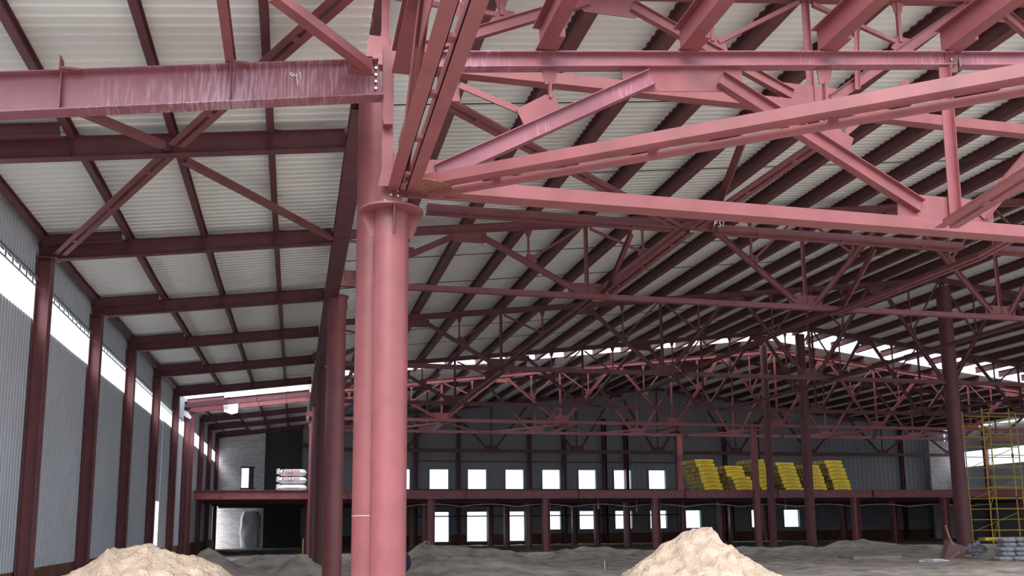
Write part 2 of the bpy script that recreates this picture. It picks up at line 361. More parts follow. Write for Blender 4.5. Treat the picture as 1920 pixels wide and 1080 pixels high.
# ================================================================ aisle: wall columns, rafters, purlins
names = ['nearest','second','third','fourth','fifth','sixth','seventh, sunlit,','eighth','ninth','tenth']
for i, y in enumerate(WALLCOLS[1:]):
    x = anx(y); zt = rbot(x+.3, y)
    lab = 'red H column against the grey side wall, %s from the camera' % names[i]
    t = thing('wall_column', lab, 'column', (x+.05, y, FL), 'H columns along the side wall')
    w, h, tt = .30, .33, .016
    part('shaft', t, (x+.06,y,FL-.25), (x+.06,y,zt), 'I', h, w, tt, up=(1,0,0), m=PR if y == 57 else MP)  # sunlit column gets the brighter primer: sunlight put into its colour
    obj('cap_plate', MB().box((x-.16,y-.2,zt),(x+.32,y+.2,zt+.02)), PR, t)
    if i < 6: obj('base_plate', MB().box((x-.2,y-.25,FL-.05),(x+.36,y+.25,FL-.01)), PR, t)
purX = [-5.55, -3.88, -2.24, -.58]
def rafter(y, lab, x0=None, x1=.77, h=.38, m=None):
    m = m or (PR if y == 57 else DP)  # rafter at the roof gap is brighter: daylight painted into its primer
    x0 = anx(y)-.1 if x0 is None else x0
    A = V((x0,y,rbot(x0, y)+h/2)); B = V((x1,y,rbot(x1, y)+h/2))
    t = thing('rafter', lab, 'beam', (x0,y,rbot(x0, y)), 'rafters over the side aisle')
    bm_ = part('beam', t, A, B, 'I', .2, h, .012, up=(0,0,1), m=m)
    for x in purX[1:]:
        obj('stiffener', MB().box((x-.006,y-.095,rbot(x, y)+.02),(x+.006,y+.095,rbot(x, y)+h-.02)), m, bm_)
        obj('cleat', MB().box((x+.05,y-.1,rbot(x, y)+h),(x+.22,y+.1,rbot(x, y)+h+.03)), m, bm_)
    part('eave_strut', t, (x0+.15,y-.42,rbot(x0+.15, y)+h-.03), (purX[1]-.1,y-.42,rbot(purX[1]-.1, y)+h-.03), 'I', .14, .22, .012, m=m)
    part('end_plate', t, (x1,y,rbot(x1, y)-.02), (x1,y,rbot(x1, y)+h+.02), 'box', .22, .02, up=(1,0,0), m=m)
    return t
for i, y in enumerate(WALLCOLS):
    nm = ['right behind the near pale girder','second behind the near pale girder','third back from the near girder','fourth back from the near girder','fifth back from the near girder','sixth back from the near girder','last one before the torn roof gap','sunlit one beyond the torn roof gap','first dark one beyond the sunlit rafter','second dark one beyond the sunlit rafter','last one before the brick end wall'][i]
    if i in (1,): x0 = None
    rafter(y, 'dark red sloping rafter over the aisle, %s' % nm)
nm = ['along the wall top','nearer the wall','in mid aisle','nearest the round columns']
for i, x in enumerate(purX):
    for (a, b, w) in ((10.7, 51.5, 'near'), (57.4, 82, 'far')):
        ys = [q for q in (a, 26, b) if a <= q <= b]; mbp = MB(); dx = -.3 if i == 0 else 0
        for y0_, y1_ in zip(ys, ys[1:]):
            f0, f1 = (y0_-a)/(b-a)*dx, (y1_-a)/(b-a)*dx
            member_mb(V((x+f0,y0_,rbot(x,y0_)+.45)), V((x+f1,y1_,rbot(x,y1_)+.45)), 'I', .12, .19, .01, mb=mbp)
        single('roof_purlin', mbp, DP, 'dark purlin under the %s aisle roof, running away from camera %s' % (w, nm[i]), 'purlin', 'aisle purlins')
# near pale girder with bolts and chalk marks
gA, gB = at(-60,218+2,Y1), at(713,184,Y1)
def gz(x): return gA.z + (gB.z-gA.z)*(x-gA.x)/(gB.x-gA.x)
H1 = .56
G = thing('near_girder', 'large pale pink I girder across the upper left with a bolted right end', 'beam', tuple(gA))
part('beam', G, gA+V((0,0,H1/2)), gB+V((0,0,H1/2)), 'I', .26, H1, .016, m=PRs)
for px in (118, 433):
    x = at(px,150,Y1).x
    obj('stiffener', MB().box((x-.007,Y1-.125,gz(x)+.02),(x+.007,Y1-.01,gz(x)+H1-.02)), PR, G)
    obj('cleat', MB().box((x-.02,Y1-.16,gz(x)+H1),(x+.24,Y1+.1,gz(x)+H1+.03)), PR, G)
x = at(118,100,Y1).x; obj('cleat_web', MB().box((x,Y1-.14,gz(x)+H1),(x+.012,Y1+.05,gz(x)+H1+.2)), PR, G)
zb = gz(gB.x-.08)
bolts([(gB.x-.07, Y1-.02, zb+.14+.105*k) for k in range(4)], (0,-1,0), G, .026, .03)
# painted erection marks, stroke by stroke
def strokes(lines, Y, r=.006):
    mb = MB()
    for ln in lines:
        pts = [at(x,y,Y) for x,y in ln]
        for a,b in zip(pts,pts[1:]): mb.tube(a,b,r,n=5)
    return mb
obj('erection_mark', strokes([[(549,137),(545,136),(544,139),(547,142),(549,139),(549,144)],[(552,137),(552,142),(557,143)],[(556,137),(558,160)],[(561,137),(563,135),(564,148)],[(561,141),(564,141)]], Y1-.03), CHALK, G)
single('roof_purlin', member_mb(V((at(433,100,Y1).x,Y1+.2,gz(-1.1)+H1+.14)), V((at(433,100,Y1).x-.0,6.0,gz(-1.1)+H1+.14)), 'I', .12, .22, .012), PR, 'pink purlin seated on the near pale girder, running up toward the camera', 'purlin')
# brace from the girder end, upper left
A = at(690,125,Y1-.2); B = at(500,-20,Y1-2.0); B.z = A.z+.05
G2 = thing('roof_brace', 'reddish channel brace dropping to the bolted end of the near pale girder', 'brace', tuple(A))
d = ray(512,-10); d2 = d*(A.z/d.z)
part('channel', G2, A, d2, 'C', .16, .14, .01, up=(0,0,1))
obj('gusset', MB().box((A.x-.28,Y1-.22,A.z-.10),(A.x+.08,Y1-.12,A.z+.01)), PR, G2)
CUR[0] = MP
# flat X bracing of the aisle roof
def zray(px, py, zf, n=3):
    d = ray(px, py); t = zf(0)/d.z
    for _ in range(12): t = zf((d*t).x)/d.z
    return d*t
rz = lambda x: rbot(x)+.06
def brace(p, q, label, kind='LV', w=.16, h=.2, zf=rz, m=MP, group='roof braces'):
    A = zray(*p, zf); B = zray(*q, zf)
    t = thing('roof_brace', label, 'brace', tuple(A), group)
    part('double_angle' if kind in ('LV','LL') else 'channel', t, A, B, kind, w, h, .012, up=(0,0,1) if kind != 'LV' else (0,0,1), m=m)
    return t
def lbrace(A, B, label, w=.2, group='roof braces', kind='LL', m=None):
    t = thing('roof_brace', label, 'brace', tuple(A), group)
    s = .2
    mb = MB(); d = (B-A).normalized(); side = d.cross(V((0,0,1))).normalized(); g = w*(.05 if w >= .4 else .15); L = (B-A).length; T = 'outer' if w >= .4 else ''
    for sg in (1,-1):
        # angle: one flat leg and one upright leg beside the gap
        a = [(sg*g,0),(sg*(g+.01),0),(sg*(g+.01),w*.45),(sg*(w/2+g),w*.45+0),(sg*(w/2+g),w*.45+.01),(sg*g,w*.45+.01)]
        a = [(sg*g,0),(sg*(w/2+g),0),(sg*(w/2+g),.012),(sg*(g+.012),.012),(sg*(g+.012),w*.5),(sg*g,w*.5)]
        if T: a = [(sg*g,0),(sg*(w/2+g),0),(sg*(w/2+g),w*.36),(sg*(w/2+g-.012),w*.36),(sg*(w/2+g-.012),.012),(sg*g,.012)]
        if T and sg < 0: a = [(-(w*.55),0),(-(w*.55),-.012),(-(g+.014),-.012),(-(g+.014),-w*.27),(-g,-w*.27),(-g,0)][::-1]
        if sg < 0: a = a[::-1]
        mb.prism(a, A, B, side, side.cross(d))
    mm = m or CUR[0]; obj('angles', mb, mm, t)
    k = max(1, int(L/1.9))
    for i in range(k):
        c = A+(B-A)*((i+.5)/k); obj('packer', MB().obb(c, d*.06, side*(g+.02), V((0,0,.012))), mm, t)
    return t
lbrace(zray(112,478,rz), zray(322,284,rz), 'slotted double angle brace rising from the first wall column top to mid rafter', .22)
lbrace(zray(330,274,rz), zray(655,-15,rz), 'slotted double angle brace passing up behind the near pale girder', .22)
brace((622,446),(345,300),'plain channel brace from mid rafter down to the round column row','C',.14,.12)
brace((305,272),(120,196),'short channel brace seen below the near pale girder at left','C',.14,.12)
# longitudinal girder over the round column row
CUR[0] = DP
LG = thing('long_girder', 'dark deep girder running along the tops of the round columns', 'beam', (.95,Y1B,7.0))
xs = .98
part('bottom_chord', LG, (xs,Y1B+.4,7.05), (xs,55.6,7.05), 'I', .40, .22, .016)
part('top_chord', LG, (xs,Y1B+.4,8.75), (xs,55.6,8.75), 'I', .3, .22, .016)
yy = Y1B+.6; k = 0
while yy < 54:
    part('diagonal', LG, (xs,yy,7.15 if k%2 else 8.65), (xs,yy+3,8.65 if k%2 else 7.15), 'box', .12, .16, up=(1,0,0)); yy += 3.0; k += 1
    part('post', LG, (xs,yy,7.15), (xs,yy,8.65), 'box', .14, .14, up=(1,0,0))
CUR[0] = PR
# ================================================================ roof trusses
def gusset(parent, x, y, z, dirn, w, h, name='gusset', t=.02):
    PR = CUR[0]
    o = [(x-w/2,y,z),(x+w/2,y,z),(x+w/2,y,z+dirn*h*.75),(x+w/2-h*.25,y,z+dirn*h),(x-w/2+h*.25,y,z+dirn*h),(x-w/2,y,z+dirn*h*.75)]
    if dirn < 0: o = o[::-1]
    return obj(name, plate(o, t), PR, parent)
def truss(label, Y, xa, xb, zb, top, first_is_bottom=True, panel=None, ck=('box',.2,.2), tk=('I',.2,.25), dk=('I',.12,.18), sub=True, nodes=None, posts=True, group='roof trusses', endpost=True):
    T = thing('roof_truss', label, 'truss', (xa, Y, zb), group); PR = CUR[0]
    bn, tn = nodes
    part('bottom_chord', T, (xa,Y,zb), (xb,Y,zb), *ck)
    # the top chord is pitched: one run either side of the ridge
    RX = 33.4
    cuts = [xa] + ([RX] if xa < RX < xb else []) + [xb]
    for a, b in zip(cuts, cuts[1:]): part('top_chord', T, (a,Y,top(a)-tk[2]/2), (b,Y,top(b)-tk[2]/2), *tk)
    tc = lambda x: top(x)-tk[2]
    bt = zb+ck[2]/2
    allx = sorted([(x,'b') for x in bn]+[(x,'t') for x in tn])
    for x in tn: gusset(T, x, Y, tc(x)+.02, -1, 1.15, .36)
    for x in bn: gusset(T, x, Y, bt-.02, 1, 1.3 if posts else .8, .38)
    for (x0,k0),(x1,k1) in zip(allx, allx[1:]):
        if k0 == k1: continue
        sx = .42
        A = V((x0+sx, Y-.02, (bt+.12 if k0=='b' else tc(x0)-.12))); B = V((x1-sx, Y-.02, (bt+.12 if k1=='b' else tc(x1)-.12)))
        part('diagonal', T, A, B, *dk, up=(0,0,1))
        if sub:
            M = (A+B)/2; xm = M.x; xbn = x0 if k0 == 'b' else x1
            s = .1
            part('hanger', T, (xm,Y,M.z+.2), (xm,Y,tc(xm)), 'box', .07, .07, up=(1,0,0))
            g = [(xm-.22,Y,M.z+.06),(xm+.02,Y,M.z-.08),(xm+.3,Y,M.z+.06),(xm+.22,Y,M.z+.3),(xm-.05,Y,M.z+.32)]
            obj('sub_gusset', plate(g[::-1], .02), PR, T)
            obj('hanger_head', plate([(xm-.14,Y,tc(xm)),(xm+.14,Y,tc(xm)),(xm+.06,Y,tc(xm)-.25),(xm-.06,Y,tc(xm)-.25)][::-1], .025), PR, T)
            E = V((xbn+(.15 if xbn < xm else -.15), Y, tc(xbn)-.05))
            part('sub_strut', T, V((xm+(.12 if xbn > xm else -.12),Y,M.z+.2)), E, 'box', .07, .08)
    if posts:
        for x in bn[(0 if endpost else 1):]: part('post', T, (x,Y+.03,bt+.05), (x,Y+.03,tc(x)), 'T', .13, .13, .012, up=(1,0,0))
    return T
CUR[0] = PR
z1b = at(1300,392,Y1).z; z1t = at(850,107,Y1); z1u = at(1770,107,Y1)
sl = (z1u.z-z1t.z)/(z1u.x-z1t.x)
top1 = lambda X: z1t.z+sl*(X-z1t.x)+.06
b0, b1, t0 = at(790,350,Y1).x-.1, at(1772,420,Y1).x, at(1280,150,Y1).x
XB = 19.5
# nearest truss, member by member as the photograph shows it
T1 = thing('roof_truss', 'nearest bright pink truss spanning from the capped round column to the right edge', 'truss', (b0,Y1,z1b))
part('bottom_chord', T1, (c1.x+.1,Y1,z1b), (XB,Y1,z1b-.0), 'box', .32, .20)
part('top_chord', T1, (c1.x+.15,Y1,top1(c1.x)-.12), (at(1785,110,Y1).x,Y1,top1(at(1785,110,Y1).x)-.12), 'I', .2, .25, .014, m=PRs)
part('top_chord', T1, (at(1797,110,Y1).x,Y1,top1(11)-.12), (XB,Y1,top1(XB)-.12), 'I', .2, .25, .014, m=PRs)
def tp(name, pts, y=0): return obj(name, pxplate(pts, Y1+y), PR, T1)
def tm(name, p, q, kind, w, h, dy=0, up=(0,1,0), m=None): return part(name, T1, at(*p,Y1+dy), at(*q,Y1+dy), kind, w, h, .012, up=up, m=m)
tp('gusset', [(752,300),(765,372),(905,372),(905,330),(862,300)])
tp('gusset', [(1163,120),(1163,128),(1172,172),(1395,172),(1388,120)])
tp('gusset', [(1683,362),(1683,418),(1862,436),(1862,378)])
tp('gusset', [(820,120),(820,190),(862,190),(862,120)], .12)
U = (0,0,1)
tm('diagonal', (822,325), (1221,146), 'I', .16, .25, -.03, U, PRs)
tm('diagonal', (1350,148), (1726,388), 'I', .16, .24, -.03, U)
tm('diagonal', (1838,404), (1990,225), 'I', .16, .22, -.03, U)
tm('post', (1768,125), (1790,415), 'T', .18, .18, -.05, (1,0,0))
tm('post', (1605,40), (1607,168), 'T', .09, .09, 1.6, (1,0,0))
tp('hanger_head', [(1013,124),(1047,124),(1040,158),(1022,158)])
tm('hanger', (1031,155), (1031,185), 'box', .1, .03, 0, (1,0,0))
tp('sub_gusset', [(968,205),(983,236),(1052,204),(1038,180),(1022,178)])
tm('sub_strut', (862,160), (975,208), 'box', .03, .1, .03, U)
tp('hanger_head', [(1530,124),(1560,124),(1556,158),(1536,158)])
tm('hanger', (1546,155), (1547,225), 'box', .1, .03, 0, (1,0,0))
tp('sub_gusset', [(1536,224),(1542,258),(1590,290),(1600,260),(1562,235)])
tm('sub_strut', (1585,250), (1702,152), 'box', .03, .1, .03, U)
obj('splice_plate', pxplate([(1771,92),(1771,136),(1795,136),(1795,92)], Y1-.02), PR, T1)
bolts([at(1783,y,Y1-.05) for y in (100,112,124)], (0,-1,0), T1)
obj('erection_mark', strokes([[(1340,424),(1340,415),(1346,415)],[(1340,419),(1345,419)],[(1352,415),(1349,415),(1349,419),(1352,420),(1351,424),(1348,424)],[(1355,416),(1357,415),(1356,424)]], Y1-.12, .003), CABLE, T1)
# purlins carried by the nearest truss
for i, px in enumerate((1024,1289,1549,1781)):
    p = at(px,100,Y1); z = top1(p.x)
    P = thing('roof_purlin', '%s bright pink I beam seated on the nearest truss, counted from the left' % ['leftmost','second','third','rightmost'][i], 'purlin', (p.x,Y1,z), 'bright pink purlins on the nearest truss')
    part('beam', P, (p.x-.06,Y1+.12,z+.24), (p.x-.06,5.2,z+.24), 'I', .24, .47, .016)
    obj('cleat', MB().box((p.x+.02,Y1-.5,z+.012),(p.x+.16,Y1+.05,z+.16)), PR, P)
# pieces standing on the capped column and the struts running back toward the camera
K = thing('bearing_frame', 'bolted H stub and plates standing on the nearest cap plate', 'bearing', (c1.x,Y1,zcap1))
zt_ = at(727,90,Y1).z
part('stub', K, (at(727,200,Y1).x,Y1,zcap1), (at(727,200,Y1).x,Y1,zt_), 'I', .16, .10, .012, up=(0,1,0))
part('stub', K, (c1.x+.05,Y1+.08,zcap1), (c1.x+.05,Y1+.08,z1b+.5), 'I', .2, .2, .012, up=(0,1,0))
obj('seat_plate', MB().box((c1.x-.16,Y1-.12,zcap1),(c1.x+.16,Y1+.12,zcap1+.03)), PR, K)
obj('bracket', pxplate([(718,238),(718,226),(735,226),(735,238)], Y1-.1, .2), PR, K)
bolts([at(x,y,Y1-.14) for x,y in ((733,356),(733,366),(722,376),(746,358),(746,368),(762,376))], (0,-1,0), K, .018)
# long struts coming from the cap toward the camera
zlow = zcap1+.22
def toward(px, py, z): d = ray(px, py); return d*(z/d.z)
A = toward(747,352,zlow); 
NB = thing('long_truss', 'steep pink double angles and girder rising from the cap toward the camera', 'truss', (A.x,A.y,zlow))
mb = MB()
for a0, a1, wpx in (((742,350),(822,-30),0), ((778,352),(876,-30),0)): pass
XL0 = toward(742,350,zlow).x; XL1 = toward(778,350,zlow).x
for x_ in (XL0-.02, XL1-.02):
    mb.add([], [])
    for z0_, z1_, xx0, xx1 in ((zlow, zlow+.012, x_-.085, x_+.085), (zlow, zlow+.17, x_+(.075 if x_ < XL1-.05 else -.085), x_+(.085 if x_ < XL1-.05 else -.075))):
        mb.box((xx0, 5.5, z0_), (xx1, Y1-.26, z1_))
obj('bottom_angles', mb, PR, NB)
for yy in (11.8,10.6,9.4,8.2,7.2): obj('packer', MB().box((XL0+.05,yy-.06,zlow+.05),(XL1-.05,yy+.06,zlow+.1)), PR, NB)
XT = at(735,120,Y1).x+.1; zt2 = at(735,120,Y1).z-.1
part('top_chord', NB, (XT,Y1-.26,zt2), (XT,5.5,zt2), 'I', .26, .36, .014)
part('diagonal', NB, (XT+.05,Y1-.25,zlow+.2), (XT+.05,Y1-2.6,zt2-.15), 'I', .14, .14, .012, up=(1,0,0))
part('diagonal', NB, (XT+.16,Y1-4.6,zlow+.2), (XT+.05,Y1-2.6,zt2-.15), 'I', .14, .14, .012, up=(1,0,0))
obj('gusset', MB().box((XT+.03,Y1-3.3,zt2-.75),(XT+.05,Y1-1.9,zt2-.1)), PR, NB)
obj('end_gusset', MB().box((XT-.02,Y1-.9,zlow+.1),(XT,Y1-.24,zlow+.75)), PR, NB)
obj('lit_plate', pxplate([(752,75),(774,104),(788,104),(788,97),(768,75)], Y1-.55), PR, NB)
obj('bottom_plate', MB().add([at(x,y,Y1-.2) for x,y in ((716,316),(709,348),(752,350),(742,318))]+[at(x,y,Y1-.17) for x,y in ((716,316),(709,348),(752,350),(742,318))], [[0,1,2,3],[7,6,5,4],[0,4,5,1],[1,5,6,2],[2,6,7,3],[3,7,4,0]]), PR, NB)
# bottom-chord wind bracing of the near bay: a double angle swinging from the cap to the right edge
zb_ = z1b-.14
lbrace(toward(800,358,zb_), toward(800,358,zb_).lerp(toward(2050,137,zb_), 1.35), 'long bright double angle brace crossing the nearest truss from the cap to the right edge', .42)
lbrace(toward(1775,428,zb_), toward(1775,428,zb_).lerp(toward(2060,250,zb_), 1.9), 'bright double angle brace leaving the nearest bottom chord at the right', .30)
obj_ = thing('gusset_plate', 'bolted horizontal plate at the cap where the near braces meet', 'plate', tuple(toward(800,352,zb_)))
d = [toward(x,y,zb_-.015) for x,y in ((752,342),(820,372),(850,366),(845,345),(800,336))]
obj('plate', MB().add(d+[q+V((0,0,.02)) for q in d], [[4,3,2,1,0],[5,6,7,8,9]]+[[i,(i+1)%5,5+(i+1)%5,5+i] for i in range(5)]), mat('rusty_primer', (.22,.09,.06), .6, var=.4, scale=14), obj_)
# generic trusses further back
LN, TN = [1.3,9.25,17.3,25.35,33.4,41.45,49.5,57.55,65.5], [5.3,13.3,21.3,29.4,37.4,45.5,53.5,61.5]
topT = lambda X: roofz(X)
def run(label, Y, zb, dz=0, **k):
    return truss(label, Y, 1.1, 65.6, zb, (lambda X: roofz(X)+dz), nodes=(LN, TN), **k)
run('pink truss directly behind the nearest one, mostly above the frame', Y1B, at(1300,180,Y1B).z, dk=('I',.12,.2), ck=('box',.22,.2))
CUR[0] = MP
run('dark truss carried by the flat-capped round column', Y2, at(1300,566,Y2).z, ck=('box',.2,.17))
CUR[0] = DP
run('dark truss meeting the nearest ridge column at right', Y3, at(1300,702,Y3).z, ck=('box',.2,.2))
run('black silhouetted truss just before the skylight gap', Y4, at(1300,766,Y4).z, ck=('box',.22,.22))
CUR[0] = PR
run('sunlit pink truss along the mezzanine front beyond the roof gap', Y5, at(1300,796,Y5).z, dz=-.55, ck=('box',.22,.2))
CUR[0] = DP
run('dim pink truss second beyond the roof gap', Y6, at(1300,816,Y6).z, dz=0, ck=('box',.2,.2), sub=False)  # dimness of this pink truss is put into its darker primer
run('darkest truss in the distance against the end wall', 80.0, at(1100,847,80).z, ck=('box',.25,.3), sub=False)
CUR[0] = MP
# struts between trusses at bottom-chord level, with flat bracing
zS = at(1290,432,YS).z
SN = [9.75, 18.5, 26.5, 34.5]
segs = [(at(800,405,YS).x, at(1262,436,YS).x), (at(1344,440,YS).x, at(1805,478,YS).x), (at(1872,478,YS).x, 26.4)]
for i,(a,b) in enumerate(segs):
    t = lbrace(V((a,YS,zS)), V((b,YS,zS)), 'mauve level double angle strut below the nearest bottom chord, %s length' % ['left','middle','right-hand'][i], .39)
NS = [at(1296,432,YS), at(1838,480,YS)]
zz = lambda p, Y: at(p[0], p[1], Y)
BR = [(at(1138,552,Y2), at(1290,436,YS), 'dark double angle brace climbing right from the second truss to the level strut', .3),
      (at(1565,592,Y2), at(1838,484,YS), 'long dark double angle brace climbing to the right end of the level strut', .32),
      (at(1838,484,YS), at(1990,400,YS-2), 'brown double angle brace leaving the strut toward the right edge', .32),
      (at(1300,430,YS), at(1540,268,Y1B+.6), 'slotted double angle brace rising right behind the big near brace', .26),
      (at(1275,428,YS), at(830,192,Y1B+.1), 'mauve channel brace dropping right from the second truss gusset', .26)]
for A, B, lab, w in BR: lbrace(A, B, lab, w)
for j, x in enumerate((9.4, 18.3, 26.6, 41.45)):
    for (ya, yb, za, zb2, nm) in ((Y2, Y3, at(1300,566,Y2).z, at(1300,702,Y3).z, 'from the second to the third truss'), (Y3, Y4, at(1300,702,Y3).z, at(1300,766,Y4).z, 'from the third truss to the roof gap'), (Y5, Y6, at(1300,796,Y5).z, at(1300,816,Y6).z, 'over the mezzanine front')):
        lbrace(V((x,ya+.1,za-.12)), V((x-(.25 if ya == Y2 else 0),yb-.1,zb2-.12)), '%s long double strut running away from camera %s' % (['leftmost','second','third','rightmost'][j], nm), .26, 'struts '+nm, m=PR if ya == Y5 else DP)
for j in range(7):
    x = 5.3+8.05*j
    for q, (xa_, xb_) in enumerate(((x-4,x),(x,x+4))):
        lbrace(V((xa_,Y5+.1 if q == 0 else Y6-.1,at(1300,796,Y5).z-.15)), V((xb_,Y6-.1 if q == 0 else Y5+.1,at(1300,796,Y5).z-.2)), '%s flat zigzag brace of the %s kind over the mezzanine front' % (ORD[j], ['rising','falling'][q]), .2, 'zigzag braces over the mezzanine')
# cross frames between the bottom node and the strut of the first bay
for i,(p,q) in enumerate((((1184,441),(1139,545)), ((1640,470),(1580,575)))):
    t = thing('cross_brace', '%s steep leaning brace rising from the second truss bottom node' % ['left','right'][i], 'brace', tuple(at(*q,Y2)))
    part('channel', t, at(*q,Y2-.15), at(p[0],p[1]-4,Y2-3.0), 'I', .12, .14, .01, up=(0,1,0))
for i,(p,q) in enumerate((((1395,258),(1328,380)), ((1700,290),(1760,250)))):
    if i: break
    t = thing('cross_brace', 'steep dark T brace rising behind the near diagonal to the roof', 'brace', tuple(at(*q,YS-2)))
    part('tee', t, V((at(*q,YS).x,YS,zS+.1)), at(*p,Y1B+3), 'I', .16, .16, .012, up=(0,1,0))
# ================================================================ main purlins
i = 0; X = 1.25
while X < 65.5:
    if abs(X-33.4) > .5:
        side = 'left' if X < 33.4 else 'right'; k = int(round((X-1.25)/2.02)) if X < 33.4 else int(round((X-33.4)/2.02))-1
        for a, b, w in ((12.7,55.4,'near'), (59.3,82,'far')):
            z = roofz(X)
            single('roof_purlin', member_mb(V((X,a,z+.215)), V((X,b + (1.9 if w == 'near' else 0),z+.215)), 'I', .24, .43, .012), DP, '%s dark purlin from the left under the %s roof on the %s slope' % (ORD[k], w, side), 'purlin', 'main roof purlins, %s' % w)
    X += 2.02
for a, b, w in ((12.7,55.4,'near'), (59.3,82,'far')):
    single('ridge_beam', member_mb(V((33.4,a,roofz(33.4)+.1)), V((33.4,b,roofz(33.4)+.1)), 'I', .25, .36, .014), DP, 'dark beam along the ridge of the %s roof' % w, 'beam')
# sag rods: thin dark lines across the sheets
for j, y in enumerate((19.0, 23.5, 31.2, 35.0, 44.0, 48.0)):
    a, b = V((1.2,y,roofz(1.2)+.03)), V((33.2,y,roofz(33.2)+.03))
    single('sag_rod', MB().tube(a, b, .014, n=6), BLACK, 'thin sag rod across the left roof slope, %s from the camera' % ORD[j], 'rod', 'sag rods')
# torn edge pieces hanging in the roof gap
def ragged(pts, Y, th=.03): return plate([at(x,y,Y) for x,y in pts], th)
single('torn_sheet', ragged([(418,755),(447,754),(446,774),(434,777),(420,772)], 56.88), SACK, 'white torn plastic hanging under the aisle roof gap', 'sheet')
single('torn_sheet', ragged([(341,768),(352,772),(359,782),(357,786),(350,783),(340,775)], 54.1), SACK, 'small white plastic rag on the wall by the sunlit column', 'sheet')
CUR[0] = PR
# ================================================================ mezzanine
ZM = at(808,919,Y5).z
rows = [58.0, 64.6, 71.6, 77.8]
mx = [at(p_,990,Y5).x for p_ in (808,1024,1231,1606,1775)] + [at(1925,990,Y5).x]
HB = .55
for j, (a, b) in enumerate(((anx(57)+.25, at(1421,919,Y5).x), (at(1421,919,Y5).x, 66.4))):
    t = thing('mezzanine_beam', ['red front beam of the mezzanine, left length from the wall to the ridge column','red front beam of the mezzanine, right length beyond the ridge column'][j], 'beam', (a,Y5,ZM-HB), 'mezzanine front beams')
    part('beam', t, (a,Y5,ZM-HB/2), (b,Y5,ZM-HB/2), 'I', .34, HB, .018)
    x = a+1.5
    while x < b: obj('stiffener', MB().box((x-.008,Y5-.16,ZM-HB+.02),(x+.008,Y5-.01,ZM-.02)), PR, t); x += 7.6
obj_ = None
struct('mezzanine_slab', MB().box((-6.0,Y5+.1,ZM-.14),(66.4,YE-.1,ZM-.0)), CONC)
for j, y in enumerate(rows[1:]):
    single('mezzanine_beam', member_mb(V((-5.9,y,ZM-.40)), V((66,y,ZM-.40)), 'I', .3, .5, .018), DP, 'dark cross beam under the mezzanine, %s row behind the front' % ORD[j], 'beam', 'inner mezzanine beams')
def hcol(x, y, lab, s=.46, grp='mezzanine columns'):
    zt = ZM-HB if y == Y5 else ZM-.65
    t = thing('mezzanine_column', lab, 'column', (x,y,FL), grp)
    part('shaft', t, (x,y,FL-.3), (x,y,zt), 'I', s, s*.95, .02, up=(1,0,0))
    obj('head_plate', MB().box((x-s*.6,y-s*.6,zt-.02),(x+s*.6,y+s*.6,zt)), PR, t)
for j, x in enumerate(mx): hcol(x, Y5, 'red H column under the mezzanine front beam, %s from the left' % ORD[j])
for r_, y in enumerate(rows[1:]):
    for j in range(7 if r_ < 2 else 6):
        x = 1.1+7.6*(j+ (0 if True else 0))
        if r_ >= 1: x += 0
        hcol(x+(.4 if j else 0), y, 'dark H column under the mezzanine, row %s behind the front, %s from the left' % (['one','two','three'][r_], ORD[j]), .44, 'inner mezzanine columns')
# festoon cable with bulbs
pts = [at(x, 950-5*math.sin(math.pi*((x-760)%105)/105.0), Y5+.8) for x in range(760, 1870, 15)]
single('festoon_cable', tube_along(pts, .025, 5), CABLE, 'pale sagging cable strung under the mezzanine beam', 'cable')
for i, (px,py) in enumerate(((1122,952),(1194,957),(1473,953))):
    p = at(px,py,Y5+.8); mbb = MB().tube(V((p.x,p.y,ZM-.13)), p+V((0,0,.2)), .012, .012, 6).tube(p+V((0,0,.22)), p+V((0,0,.05)), .04, .05, 8).tube(p+V((0,0,.05)), p-V((0,0,.1)), .07, .03, 8)
    single('lamp_bulb', mbb, CABLE, 'small unlit bulb hanging from the sagging cable, %s of three' % ['left one','middle one','right one'][i], 'bulb', 'bulbs on the cable')
# girts and cross rails on the end wall
for j, (z, a, b) in enumerate(((zc(866), 10.5, 40), (zc(918), 10.5, 40), (zc(967), 9, 36))):
    single('wall_rail', member_mb(V((a,YE-.35,z)), V((b,YE-.35,z)), 'box', .1, .1), DP if j < 2 else BLACK, 'thin dark rail along the end wall, %s' % ['above the upper windows','below the upper windows','across the lower windows'][j], 'rail', 'end wall rails')
for j, px in enumerate((779,859,992,1057,1132,1173,1272,1359,1420,1512,1690)):
    x = at(px,900,YE).x
    t = single('wall_post', member_mb(V((x,YE-.3,FL)), V((x,YE-.3,10)), 'I', .28 if px not in (1132,1173) else .7, .3, .015, up=(1,0,0)), DP, 'dark post in front of the end wall, %s from the left' % ORD[j], 'post', 'end wall posts')
